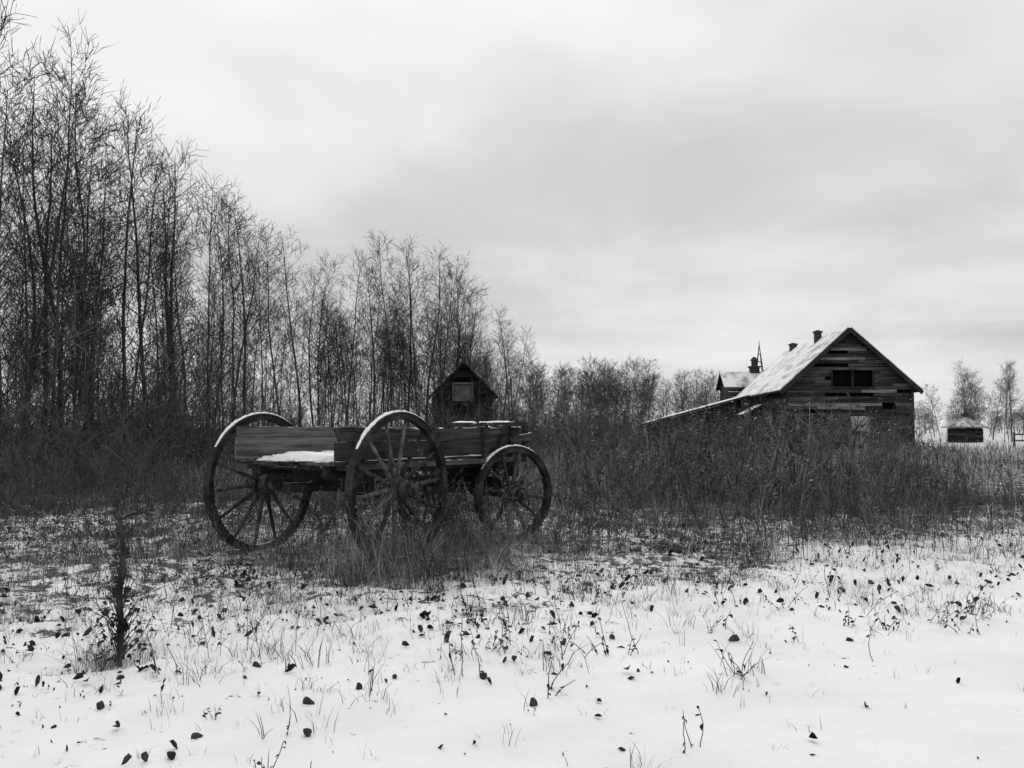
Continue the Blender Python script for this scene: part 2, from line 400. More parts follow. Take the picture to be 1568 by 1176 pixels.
V,T,to=scatter(WV,np.stack([x,y,height(x,y)],-1),(.3+.85*NR.random(len(x))**1.3)*(.75+.5*smooth(x/y,-.02,.08)*(1-smooth(x/y,.4,.46))),NR.random(len(x))*6.28,.6+1.8*NR.random(len(x)))
link(bpy.data.objects.new('tall_dead_weeds',np_mesh('tall_dead_weeds',V,T,to,M_weed)))
# ------------------------------------------------------------------ foreground tufts
def tuft(seed,n,H,spread,w,ln=.9):
    rg=np.random.default_rng(seed); a=rg.random(n)*6.28; r=rg.random(n)*spread
    P=np.stack([np.cos(a)*r,np.sin(a)*r,np.full(n,-.01)],-1); h=H*(.25+.85*rg.random(n)); l=h*(.15+ln*1.3*rg.random(n)**1.3); a2=a+rg.normal(0,1.3,n)
    return blades(P,h,np.stack([np.cos(a2)*l,np.sin(a2)*l],-1),w*(.5+.9*rg.random(n)),rg)
TU=[tuft(k,20,.16,.13,.004) for k in range(10)]
TS=[tuft(20+k,5,.09,.07,.0028,.7) for k in range(10)]
TT=[tuft(40+k,24,.55,.18,.0048,.7) for k in range(8)]
def place(n,x0,x1,y0,y1,prob):
    x=x0+(x1-x0)*NR.random(n); y=y0+(y1-y0)*NR.random(n); k=(NR.random(n)<prob(x,y))&(np.abs(x)<y*.62+.6); x=x[k];y=y[k]
    return x,y,np.stack([x,y,height(x,y)],-1)
cl=lambda x,y,s=1.3: smooth(fbm(x*s+3,y*s+8,3),.42,.64)
allp=[]
x,y,P=place(26000,-11,12,3,18,lambda x,y:np.clip(litter(x,y),0,.8)**1.2*(.06+1.15*cl(x,y,1.6))*(.35+.65*smooth(y,4.5,7)))
allp.append(scatter(TU,P,.4+1.0*NR.random(len(x))**1.6,NR.random(len(x))*6.28,.3+1.1*NR.random(len(x))))
x,y,P=place(20000,-9,10,2.2,14,lambda x,y:.05+.55*smooth(sdist(x,y),-1.5,1.5)*(.3+.9*cl(x,y,.7)))
allp.append(scatter(TS,P,.4+1.1*NR.random(len(x))**1.5,NR.random(len(x))*6.28,.3+.9*NR.random(len(x))))
x,y,P=place(6500,-11,12,6,17,lambda x,y: .06*smooth(sdist(x,y),2,4)+.36*smooth(y,8,12.5)*cl(x,y,.9))
allp.append(scatter(TT,P,.3+.7*NR.random(len(x)),NR.random(len(x))*6.28,.35+1.0*NR.random(len(x))))
cs_=[(-1.15,7.9,.45,.28,42,.6,1.25),(-.95,7.9,.25,.15,8,1.0,1.4),(-.3,8.5,.4,.4,28,.6,1.15),(-2.7,9.0,.5,.35,28,.4,.8),(0.1,10.1,.55,.3,34,.5,1.05),(-1.4,9.7,.8,.5,44,.5,.95),(-.6,9.5,.4,.4,30,.7,1.05),(-1.9,8.6,.5,.4,24,.4,.85),(-3.7,9.3,.6,.7,24,.4,.9)]
wp=[];wsc=[]
for cx_,cy_,sx_,sy_,nn,a_,b_ in cs_:
    for _ in range(nn):
        px=R.gauss(cx_,sx_);py=R.gauss(cy_,sy_); wp.append([px,py,gz(px,py)]); wsc.append(R.uniform(a_,b_))
wp=np.array(wp);wsc=np.array(wsc)
allp.append(scatter(TT,wp,wsc,NR.random(len(wp))*6.28,.4+1.6*NR.random(len(wp))))
V,T=merge([(a,b5) for a,b5,_ in allp]); to=np.concatenate([a[2] for a in allp])
link(bpy.data.objects.new('dry_grass_tufts',np_mesh('dry_grass_tufts',V,T,to,M_tuft)))
# dead branching stalks, near field
x,y,P=place(9000,-10,11,3.4,16,lambda x,y:.9*smooth(sdist(x,y)+.12*np.maximum(-x,0),.2,3.0)*(.12+1.0*smooth(fbm(x*.8+70,y*.8+5,3),.4,.62)))
sc_=(.11+.40*NR.random(len(x))**1.7)*(.75+.7*smooth(y,7,13))
P2=np.concatenate([P,wp[::2]]); sc2=np.concatenate([sc_,wsc[::2]*.72])
V,T,to=scatter(WV,P2,sc2,NR.random(len(P2))*6.28,.4+1.2*NR.random(len(P2)))
link(bpy.data.objects.new('dead_stalks',np_mesh('dead_stalks',V,T,to,M_weed)))
# wilted leafy weeds
def leafmesh(rng,s):
    a=rng.uniform(.12,.30)*s; c=rng.uniform(-.6,.7)*s; k=rng.uniform(.05,.4)*s
    V=np.array([[0,0,0],[.3*s,a,c*.4+k],[.72*s,a*.7,c*.8+k*1.2],[s,rng.uniform(-.1,.1)*s,c],[.68*s,-a*.8,c*.7+k],[.3*s,-a,c*.4+k*.8],[.5*s,0,c*.3-.05*s]])
    return V,np.array([[0,6,1],[1,6,2],[2,6,3],[3,6,4],[4,6,5],[5,6,0]])
def leafweed(seed):
    rng=random.Random(seed); segs=[]; H=rng.uniform(.10,.34)
    out=[]
    for st in range(rng.randint(1,5)):
        pts,ds=path(segs,np.array([rng.gauss(0,.05),rng.gauss(0,.05),-.02]),unit(np.array([rng.uniform(-.7,.7),rng.uniform(-.7,.7),1.])),H*rng.uniform(.4,1.1),5,.0028,.0015,rng,up=-.02,wob=.28)
        for q in range(rng.randint(2,6)):
            j=rng.randint(1,5); V,T=leafmesh(rng,rng.uniform(.010,.034)); a=rng.random()*6.28; tl=rng.uniform(-1.3,.2)
            M=np.array(Matrix.Rotation(a,3,'Z')@Matrix.Rotation(-tl,3,'Y')@Matrix.Rotation(rng.uniform(-.8,.8),3,'X')); out.append((V@M.T+pts[j],T))
    return merge([seg_arrays(segs,3)]+out)
LW=[leafweed(k) for k in range(24)]
x,y,P=place(15000,-10,12,3.2,17,lambda x,y:np.clip(litter(x,y)*1.0,0,.75)*(.06+1.1*smooth(fbm(x*.9+30,y*.9+5,3),.43,.65))*(.5+.5*smooth(y,4.5,7)))
V,T,to=scatter(LW,P,.5+.8*NR.random(len(x)),NR.random(len(x))*6.28,.4+1.0*NR.random(len(x)))
link(bpy.data.objects.new('wilted_weeds',np_mesh('wilted_weeds',V,T,to,M_weed)))
# fallen leaves
LV=[]
for k in range(14):
    rng=random.Random(k); V,T=leafmesh(rng,1.0); M=np.array(Matrix.Rotation(rng.uniform(-.6,.6),3,'Y')@Matrix.Rotation(rng.uniform(-.9,.9),3,'X')); LV.append(((V-[.5,0,0])@M.T*[1,1.3,1.3]+[0,0,.14],T))
x,y,P=place(19000,-9,10,2.4,14,lambda x,y:.035+.65*smooth(sdist(x,y)+.15*np.maximum(-x,0),-.8,1.6)*smooth(fbm(x*1.1+60,y*1.1,3),.32,.6))
V,T,to=scatter(LV,P,(.012+.055*NR.random(len(x))**2.4)*(.75+.25*smooth(y,3,6)),NR.random(len(x))*6.28,.3+1.2*NR.random(len(x)))
link(bpy.data.objects.new('fallen_leaves',np_mesh('fallen_leaves',V,T,to,M_leaf)))
# rocks / clods
def rock(seed):
    rng=np.random.default_rng(seed); import bmesh
    bm=bmesh.new(); bmesh.ops.create_icosphere(bm,subdivisions=2,radius=1)
    V=np.array([v.co[:] for v in bm.verts]); T=np.array([[v.index for v in f.verts] for f in bm.faces]); bm.free()
    q=rng.normal(size=(8,3)); q/=np.linalg.norm(q,axis=1)[:,None]
    for d_ in q:
        e=V@d_; c_=rng.uniform(.3,.7); V=V-np.maximum(e-c_,0)[:,None]*d_
    V*= (1+.2*(rng.random((len(V),1))-.5)); V*=[1.2,.7,.85]; V+=[0,0,.2]; return V,T
RV=[rock(k) for k in range(8)]
rp=[(-2.0,4.05),(-1.9,4.3),(-.75,4.55),(-.95,4.35),(-.6,4.75),(-.15,4.7),(-2.05,4.85),(-2.9,6.0),(4.2,8.0),(4.5,8.3),(2.0,6.6),(1.35,5.6),(2.95,9.2),(2.7,9.9),(1.0,2.95),(-1.3,6.4),(-.2,6.2),(-1.4,5.1),(.3,5.5),(.9,6.9),(1.8,5.0),(-2.6,4.7),(.1,4.3)]
rs=[R.uniform(.016,.04) for _ in rp]
for _ in range(60):
    y_=R.uniform(3.6,11); x_=R.uniform(-.58,.58)*y_
    if sdist(x_,y_)>-.3: rp.append((x_,y_)); rs.append(R.uniform(.008,.03))
P=np.array([[a,b6,gz(a,b6)] for a,b6 in rp]); V,T,_=scatter(RV,P,np.array(rs),NR.random(len(rp))*6.28)
link(bpy.data.objects.new('rocks',np_mesh('rocks',V,T,None,M_rock)))
# dark seed stalk (left foreground)
mb=MB(); bx,by=-2.27,5.35
mb.tube([(0,0,-.05),(.012,0,.2),(-.012,.01,.42),(.014,0,.66),(-.01,0,.86)],[.014,.017,.02,.016,.008],7,.6)
mb.tube([(-.01,0,.83),(-.05,.01,.87),(-.07,0,.9)],[.008,.006,.003],6,.6)
mb.tube([(-.01,0,.84),(.05,.0,.872),(.12,.02,.88),(.17,.03,.865)],[.009,.009,.006,.003],6,.6)
for k in range(70):
    z=R.uniform(0.02,.6)**1.2; a=R.random()*6.28; l=R.uniform(.06,.22)*(1-z)
    mb.tube([(0,0,z*.9),(math.cos(a)*l*.6,math.sin(a)*l*.6,z+.10),(math.cos(a)*l,math.sin(a)*l,z+.12+R.uniform(-.08,.14))],[.003,.0025,.0012],4,.7)
rngl=random.Random(5)
for k in range(260):
    z=rngl.uniform(.05,.82)**1.3; a=rngl.random()*6.28; V,T=leafmesh(rngl,rngl.uniform(.015,.045)); M=Matrix.Rotation(a,3,'Z')@Matrix.Rotation(rngl.uniform(-1.2,.6),3,'Y')
    r_=.01+ (.12*rngl.random() if z<.4 else .014); o_=Vector((math.cos(a)*r_,math.sin(a)*r_,z)); b0=len(mb.v)
    for v in V: mb.v.append(M@Vector(v)+o_); mb.t.append(.6)
    for t_ in T: mb.f.append(tuple(int(q)+b0 for q in t_))
o=mb.obj('dead_seed_stalk',M_weed); o.location=(bx,by,gz(bx,by))
V,T,to=scatter(TT+LW[:3],np.array([[bx+R.gauss(0,.14),by+R.gauss(0,.12),gz(bx,by)] for _ in range(20)]),np.array([R.uniform(.3,.7) for _ in range(20)]),NR.random(20)*6.28,np.full(20,.5))
o2=link(bpy.data.objects.new('base_grass',np_mesh('base_grass',V-np.array([bx,by,gz(bx,by)]),T,to,M_tuft))); o2.parent=o
# ------------------------------------------------------------------ wagon
wagon=empty('wooden_wagon',(-1.85,9.175,0),math.atan2(.85,.525))
def wheel(name,c,Rr,ns,rz=0,outer=1):
    e=empty(name,c,rz); e.parent=wagon
    wd=.07; fel=.058; seg=84
    def ring(r0,r1,w,y0,mat,nm,jit=0,ang=None,tone=1):
        mb=MB(); A0,A1=ang or(0,2*math.pi); closed=ang is None
        n=seg if closed else 60
        m_=n if closed else n+1
        for k in range(m_):
            th=A0+(A1-A0)*k/n
            j=R.uniform(-jit,jit); ed=1 if closed else min(1,min(k,n-k)/10)
            ro=r1 if closed else r0+(r1-r0)*max(.08,ed)+j*ed
            w2=w if closed else w*(1-R.uniform(0,.35))*(.45+.55*ed)
            for (r_,y_) in((r0,y0-w2/2),(ro-.004,y0-w2/2),(ro,y0-w2/2+.008),(ro,y0+w2/2-.008),(ro-.004,y0+w2/2),(r0,y0+w2/2)):
                mb.v.append(Vector((math.sin(th)*r_,y_,math.cos(th)*r_))); mb.t.append(tone*(1+.25*math.sin(k*.7)))
        for k in range(n):
            for q in range(6):
                a=k*6+q;b7=k*6+(q+1)%6;c2=((k+1)%m_)*6
                mb.f.append((a,b7,c2+(q+1)%6,c2+q))
        return mb.obj(nm,mat,e)
    ring(Rr-.012-fel,Rr-.012,wd,0,M_wheel,'felloe')
    ring(Rr-.0118,Rr,wd+.012,0,M_iron,'iron_tyre',tone=1.2)
    ring(Rr+.001,Rr+.013,wd*.85,0,M_snow,'rim_snow',jit=.006,ang=(rad(-58),rad(44)))
    ring(Rr-.012-fel-.012,Rr-.012-fel-.001,wd*.8,0,M_snow,'inner_rim_snow',jit=.003,ang=(rad(160),rad(206)))
    mb=MB(); dish=.05
    for k in range(ns):
        th=2*math.pi*(k+.3)/ns; s=math.sin(th);cq=math.cos(th); rr=[.08,.16,.4*Rr/.72,Rr-.06]
        pts=[(s*r_,outer*dish*(r_/Rr-1),cq*r_) for r_ in rr]
        mb.tube(pts,[.027,.026,.019,.017],7,tone=R.uniform(.8,4.0))
    mb.obj('spokes',M_wheel,e,True)
    mb=MB(); yo=-outer*dish
    prof=[(-.19,.065),(-.185,.078),(-.13,.082),(-.125,.088),(-.10,.088),(-.095,.102),(0,.115),(.08,.102),(.085,.09),(.115,.09),(.12,.08),(.2,.068),(.205,.055),(.21,.042),(.25,.04),(.255,.03)]
    prof=[(outer*y_+yo,r_*(1 if Rr>.6 else .88)) for y_,r_ in prof]
    mb.tube([(0,y_,0) for y_,_ in prof],[r_ for _,r_ in prof],20,tone=2.6)
    mb.obj('hub',M_wheel,e,False)
    mb=MB()
    for y_ in(.1,-.115,.19):
        mb.tube([(0,outer*y_+yo-.014,0),(0,outer*y_+yo+.014,0)],[.093 if abs(y_)<.15 else .074]*2,20)
    mb.obj('hub_bands',M_iron,e)
    return e
RW=.725;FW=.545;st=-rad(20)
wheel('rear_right_wheel',(0,-.925,RW),RW,14,0,-1)
wheel('rear_left_wheel',(0,.925,RW),RW,14,0,1)
fx=2.5; ht=.9; yv=Vector((-math.sin(st),math.cos(st)))
wheel('front_right_wheel',(fx-yv.x*ht,-yv.y*ht,FW),FW,12,st,-1)
wheel('front_left_wheel',(fx+yv.x*ht,yv.y*ht,FW),FW,12,st,1)
mb=MB()
for k in range(7):
    yy=-.51+.17*k; x0=-.42-.14*R.random()-(.02*k); mb.beam((x0,yy,.965+R.uniform(-.006,.006)),(2.55+R.uniform(-.05,.05),yy,.965),.162,.032,R.uniform(.5,1.6),14,.005)
mb.obj('deck_planks',M_wood,wagon)
mb=MB()
mb.beam((-.62,.62,1.10),(2.5,.62,1.09),.032,.21,1.1,18,.004)
mb.beam((-.60,.625,1.262),(2.45,.62,1.25),.03,.10,.9,18,.006)
mb.obj('left_sideboard',M_woodl,wagon)
mb=MB()
mb.beam((-.55,-.62,1.075),(2.56,-.62,1.085),.05,.17,.8,20,.006)
mb.beam((-.53,-.625,1.225),(2.2,-.62,1.245),.045,.115,1.1,20,.016)
mb.beam((2.21,-.62,1.25),(2.62,-.62,1.26),.06,.14,.9,5,.01)
mb.beam((-.5,-.58,1.29),(.1,-.58,1.285),.10,.035,.8,5,.008)
mb.obj('right_sideboard',M_wood,wagon)
mb=MB()
for xx in(-.3,.9,1.85): 
    mb.beam((xx,-.672,.78),(xx+R.uniform(-.02,.02),-.672,1.3),.045,.09,.8,4,.004,(1,0,0))
    mb.beam((xx,.668,.82),(xx,.668,1.31),.045,.08,.9,4,.004,(1,0,0))
mb.beam((2.44,-.685,.72),(2.47,-.685,1.38),.07,.12,.7,5,.006,(1,0,0))
mb.beam((2.62,-.72,.9),(2.66,-.72,1.36),.05,.07,.9,5,.006,(1,0,0))
mb.beam((2.5,.66,.75),(2.5,.66,1.34),.07,.1,.7,5,.006,(1,0,0))
mb.beam((2.60,-.60,1.12),(2.60,.60,1.12),.05,.28,.7,8,.006)
mb.beam((2.45,-.78,1.345),(2.45,.2,1.33),.16,.05,.8,6,.008)
mb.beam((2.3,-.76,1.15),(2.75,-.74,1.2),.05,.08,1,4,.008)
mb.beam((2.1,-.70,.60),(2.25,-.66,1.2),.06,.16,.7,4,.006,(1,0,0))
mb.obj('stakes_and_end_boards',M_wood,wagon)
mb=MB()
for yy in(-.45,.45): mb.beam((-.5,yy,.895),(2.75,yy,.895),.09,.10,.7,10,.004)
mb.beam((-.02,-.72,.84),(-.02,.72,.84),.15,.13,.7,6,.005)
mb.beam((0,-.76,RW),(0,.76,RW),.13,.10,.6,6,.004)
mb.beam((-.38,-.68,.925),(-.38,.68,.925),.09,.055,.9,6,.006)
mb.beam((1.25,-.62,.915),(1.25,.62,.915),.09,.065,.7,5,.004)
mb.beam((-.55,0,.73),(2.6,0,.69),.09,.09,.7,8,.004)
mb.beam((.1,-.35,.72),(1.4,-.04,.70),.06,.06,.7,4,.004); mb.beam((.1,.35,.72),(1.4,.04,.70),.06,.06,.7,4,.004)
mb.beam((fx,-.62,.82),(fx,.62,.82),.13,.14,.7,5,.004)
mb.beam((-.45,-.70,.93),(2.7,-.70,.93),.035,.05,1.8,14,.005)
mb.obj('chassis_beams',M_wood,wagon)
mb=MB()
a=Vector((fx,0,0)); yv3=Vector((yv.x,yv.y,0)); xv3=Vector((math.cos(st),math.sin(st),0))
mb.beam(a-yv3*.74+Vector((0,0,FW)),a+yv3*.74+Vector((0,0,FW)),.12,.10,.6)
mb.beam(a-yv3*.55+Vector((0,0,.66)),a+yv3*.55+Vector((0,0,.66)),.12,.12,.7)
for sgn in(-.28,.28): mb.beam(a+yv3*sgn-xv3*.5+Vector((0,0,.61)),a+yv3*sgn*.4+xv3*.75+Vector((0,0,.6)),.07,.07,.7)
mb.tube([a+Vector((0,0,.72)),a+Vector((0,0,.75))],[.26,.26],20)
mb.obj('front_gear',M_wood,wagon)
mb=MB()
for p0,p1 in(((0,-.9,RW),(0,-.7,RW)),((0,.9,RW),(0,.7,RW))): mb.tube([p0,p1],[.04,.055],10)
for xx in(.45,1.55): mb.tube([(xx,-.69,.98),(xx-.25,-.5,.62),(xx-.4,-.2,.66)],[.012]*3,6)
mb.tube([(.62,-.75,.98),(.66,-.76,.55)],[.012]*2,6)
mb.obj('iron_rods',M_iron,wagon)
def snowpatch(name,x0,x1,y0,y1,z,t,parent,step=.04,seedo=0):
    xs_=np.arange(x0,x1+1e-6,step);ys_=np.arange(y0,y1+1e-6,step); A,B=np.meshgrid(xs_,ys_)
    ed=np.minimum(np.minimum(A-x0,x1-A),np.minimum(B-y0,y1-B)); H_=z+t*smooth(ed,-.01,.09)*(.45+.9*fbm(A*4+seedo,B*4,3))-.004
    H_=H_-.06*(fbm(A*5+seedo+7,B*5,3)<.36)
    A=A+.03*(fbm(B*9,A*0)-.5);B=B+.03*(fbm(A*9,B*0+2)-.5)
    V=np.stack([A,B,H_],-1).reshape(-1,3);nx=len(xs_);i=np.arange(nx-1)[None]+np.arange(len(ys_)-1)[:,None]*nx
    o=link(bpy.data.objects.new(name,np_mesh(name,V,np.stack([i,i+1,i+nx+1,i+nx],-1).reshape(-1,4),None,M_snow,True))); o.parent=parent; return o
snowpatch('deck_snow',-.43,2.5,-.58,.595,.982,.07,wagon,.03)
snowpatch('board_snow',1.3,2.3,-.642,-.598,1.300,.014,wagon,.011,3)
snowpatch('end_board_snow',2.37,2.53,-.76,.18,1.368,.022,wagon,.02,5)
# ------------------------------------------------------------------ house
house=empty('abandoned_farmhouse',(19.55,53,0),-rad(4.8))
HW=3.55;EZ=3.72;PZ=7.0;LEN=16.5
def hits(x0,x1,z0,z1,holes):
    return any(x0<h[1] and x1>h[0] and z0<h[3]-.03 and z1>h[2]+.03 for h in holes)
def boardwall(mb,x0,x1,zt,place_,holes=(),bh=.19,miss=.02,tl=(.4,1.6),bz=-.1,maxl=3.2,pb=.13):
    z=bz
    while True:
        lim=zt(z+bh*.5)
        if lim is None: break
        xa,xb=max(x0,lim[0]),min(x1,lim[1])
        cuts=[xa]
        while cuts[-1]<xb-.4: cuts.append(min(xb,cuts[-1]+R.uniform(.5,maxl)))
        ed=sorted(set(cuts+[xb]+[h[0] for h in holes if z<h[3] and z+bh>h[2] and xa<h[0]<xb]+[h[1] for h in holes if z<h[3] and z+bh>h[2] and xa<h[1]<xb]))
        for a_,b_ in zip(ed[:-1],ed[1:]):
            if b_-a_<.05 or hits(a_+.01,b_-.01,z,z+bh,holes) or R.random()<miss: continue
            t=R.uniform(*tl); t=t*(R.uniform(2.0,3.6) if R.random()<pb else 1)
            dz=R.uniform(-.012,.012); off=R.uniform(0,.02)
            q=[(a_+.006,z+dz+.008,off),(b_-.006,z+dz+.008+R.uniform(-.04,.015),off),(b_-.006,z+dz+bh-.01,off-.012),(a_+.006,z+dz+bh-.01,off-.012)]
            pts=[place_(u_,z_,o_) for u_,z_,o_ in q]; nrm=place_(0,0,1)-place_(0,0,0); mb.slab(pts,-nrm,.03,t)
        z+=bh
holes=[(-.92,1.32,3.68,4.62),(.05,1.15,1.1,1.98),(1.9,2.6,2.5,2.72),(-2.7,-2.1,1.7,1.95)]
gf=lambda z: None if z>PZ-.12 else ((-HW,HW) if z<EZ else (-HW*(PZ-z)/(PZ-EZ),HW*(PZ-z)/(PZ-EZ)))
mb=MB(); boardwall(mb,-HW,HW,gf,lambda x,z,o_:Vector((x,-o_,z)),holes,tl=(.35,1.2),miss=.06,pb=.22,maxl=3.0)
mb.obj('front_wall_boards',M_board,house)
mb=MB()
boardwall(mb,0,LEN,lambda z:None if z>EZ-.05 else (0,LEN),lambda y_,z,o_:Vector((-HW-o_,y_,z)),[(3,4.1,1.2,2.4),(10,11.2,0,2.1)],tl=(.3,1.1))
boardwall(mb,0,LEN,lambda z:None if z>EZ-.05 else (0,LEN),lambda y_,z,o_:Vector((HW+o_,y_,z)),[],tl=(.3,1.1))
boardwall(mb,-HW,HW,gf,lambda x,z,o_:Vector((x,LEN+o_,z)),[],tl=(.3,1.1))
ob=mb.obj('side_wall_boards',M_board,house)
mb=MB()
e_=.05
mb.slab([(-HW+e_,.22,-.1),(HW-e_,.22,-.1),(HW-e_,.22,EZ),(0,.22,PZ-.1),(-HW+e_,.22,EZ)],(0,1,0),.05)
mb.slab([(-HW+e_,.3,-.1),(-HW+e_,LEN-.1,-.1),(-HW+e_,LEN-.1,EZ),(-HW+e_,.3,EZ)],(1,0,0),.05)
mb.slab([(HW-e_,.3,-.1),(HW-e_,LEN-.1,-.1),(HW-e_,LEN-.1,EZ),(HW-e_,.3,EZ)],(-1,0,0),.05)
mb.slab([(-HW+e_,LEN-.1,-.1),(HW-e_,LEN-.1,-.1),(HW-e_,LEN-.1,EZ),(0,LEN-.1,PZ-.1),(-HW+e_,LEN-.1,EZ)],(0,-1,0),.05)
mb.obj('inner_walls',M_dark,house)  # black sheets behind the boards, interior shade painted as colour
OH=.42; sl=(PZ-EZ)/HW
def roofside(mb,sg,t0,t,y0,y1,off=0,inset=0):
    n=Vector((sg*sl,0,1)).normalized(); a_=Vector((0,y0+inset,PZ+.02)); ex=HW+OH-inset
    c_=Vector((sg*ex,y0+inset,PZ+.02-sl*ex))
    pts=[a_,c_,Vector((c_.x,y1-inset,c_.z)),Vector((0,y1-inset,PZ+.02))]
    pts=[p+n*off for p in pts]; mb.slab(pts if sg>0 else pts[::-1],n,t)
mb=MB(); roofside(mb,-1,0,.10,-.45,LEN+.3); roofside(mb,1,0,.10,-.45,LEN+.3); mb.obj('roof',M_trim,house)
mb=MB(); roofside(mb,-1,0,.05,-.45,LEN+.3,.102,.05); roofside(mb,1,0,.05,-.45,LEN+.3,.102,.05); mb.obj('roof_snow',M_rsnow,house)
mb=MB()
for sg in(-1,1):
    mb.beam((sg*(HW+OH),-.47,PZ-.05-sl*(HW+OH)),(0,-.47,PZ-.05),.04,.2,.8)
    mb.box((sg*(HW+.01),-.03,EZ/2),(.14,.05,EZ),None,1,0,.9)
for x0,x1,z0,z1 in holes[:1]:
    mb.box(((x0+x1)/2-.1,-.05,z0-.04),(x1-x0-.1,.08,.07),None,3,.01,.9)
    mb.box(((x0+x1)/2,-.04,(z0+z1)/2),(.16,.06,z1-z0),None,1,0,.6)
    for xx in(x0-.05,x1+.05): mb.box((xx,-.04,(z0+z1)/2),(.1,.06,z1-z0),None,1,0,.6)
mb.obj('trim',M_trim,house)
mb=MB(); mb.box((.6,-.03,1.54),(1.08,.03,.86),None,3,.01); mb.box((-HW-.12,8.2,1.6),(.03,.7,.8)); mb.obj('boarded_window_panel',M_panel,house)
mb=MB(); n_=Vector((-.5,0,1)).normalized()
pp=[(-HW-.02,7.2,2.75),(-HW-1.3,7.2,2.1),(-HW-1.3,9.6,2.1),(-HW-.02,9.6,2.75)]
mb.slab(pp[::-1],n_,.08); mb.box((-HW-1.2,7.3,1),(.1,.1,2.1)); mb.box((-HW-1.2,9.5,1),(.1,.1,2.1)); mb.obj('porch_roof',M_trim,house)
mb=MB(); mb.slab([Vector(p)+n_*.082 for p in pp[::-1]],n_,.05); mb.obj('porch_snow',M_snow,house)
def chimney(x,y,z0,z1,w):
    mb=MB(); mb.box((x,y,(z0+z1)/2),(w,w,z1-z0)); mb.box((x,y,z1+.05),(w+.12,w+.12,.1)); mb.box((x,y,z1+.13),(w*.6,w*.6,.06)); return mb.obj('chimney',M_brick,house)
chimney(-.35,5.6,6.3,7.4,.40); chimney(-.2,13.4,6.3,7.3,.45)
mb=MB()
lf=lambda x,z,o_:Vector((x,10.0-o_,z))
z1=3.55;z2=1.65;xl=-10.6
x=xl
while x<-HW-.05:
    w=R.uniform(.14,.22); zt=z2+(z1-z2)*((x+w/2-xl)/(-HW-xl)); 
    if R.random()>.04: mb.slab([lf(x,-.1,0),lf(x+w-.012,-.1,0),lf(x+w-.012,zt+R.uniform(-.04,0),0),lf(x,zt-.02,0)],(0,1,0),.03,R.uniform(.3,1.2))
    x+=w
mb.obj('lean_to_boards',M_board,house)
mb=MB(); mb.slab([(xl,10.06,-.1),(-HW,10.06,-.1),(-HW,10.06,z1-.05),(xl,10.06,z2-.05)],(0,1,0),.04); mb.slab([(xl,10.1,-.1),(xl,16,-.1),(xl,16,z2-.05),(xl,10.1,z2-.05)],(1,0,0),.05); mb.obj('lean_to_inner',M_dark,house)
n_=Vector((-(z1-z2)/(-HW-xl),0,1)).normalized(); pp=[Vector((-HW-.01,9.6,z1+.02)),Vector((xl-.5,9.6,z2-.14)),Vector((xl-.5,16.3,z2-.14)),Vector((-HW-.01,16.3,z1+.02))]
mb=MB(); mb.slab(pp[::-1],n_,.11); mb.obj('lean_to_roof',M_trim,house)
mb=MB(); mb.slab([p+n_*.112 for p in pp[::-1]],n_,.045); mb.obj('lean_to_snow',M_snow,house)
def gable_x(x0,x1,y0,y1,ez,pz,pre):
    ym=(y0+y1)/2; mb=MB()
    boardwall(mb,x0,x1,lambda z:None if z>ez-.1 else(x0,x1),lambda x,z,o_:Vector((x,y0-o_,z)),[],tl=(.3,1.0))
    mb.slab([(x0,y0+.05,0),(x0,y1,0),(x0,y1,ez),(x0,ym,pz-.05),(x0,y0+.05,ez)],(1,0,0),.05,.6)
    mb.obj(pre+'_walls',M_board,house)
    s_=(pz-ez)/(ym-y0); a=MB();b_=MB()
    for sg,ye in((-1,y0-.3),(1,y1+.3)):
        n=Vector((0,sg*s_,1)).normalized(); zz=pz-s_*(ym-y0+.3); p=[Vector((x0-.3,ym,pz)),Vector((x0-.3,ye,zz)),Vector((x1,ye,zz)),Vector((x1,ym,pz))]
        if sg>0:p=p[::-1]
        a.slab(p,n,.08); b_.slab([q+n*.082 for q in p],n,.06)
    a.obj(pre+'_roof',M_trim,house); b_.obj(pre+'_snow',M_rsnow,house)
gable_x(-4.4,-.5,17.0,21,4.5,5.6,'rear_wing')
mb=MB()
mb.box((-2.0,19,5.8),(.7,.7,.6)); mb.box((-2.0,19,6.1),(.9,.9,.1)); mb.box((-2.0,19,6.4),(.4,.4,.5)); mb.tube([(-2,19,6.6),(-2,19,6.9)],[.36,.08],4)
for dx,dy in((-.26,-.26),(.26,-.26),(.26,.26),(-.26,.26)): mb.tube([(-1.6+dx,19+dy,5.6),(-1.6,19,7.9)],[.04,.025],5)
mb.tube([(-1.6,19,7.8),(-1.6,19,8.2)],[.035,.015],5)
mb.box((-1.6,19,6.5),(.36,.36,.05)); mb.box((-1.6,19,7.1),(.22,.22,.05))
mb.obj('cupola',M_brick,house)
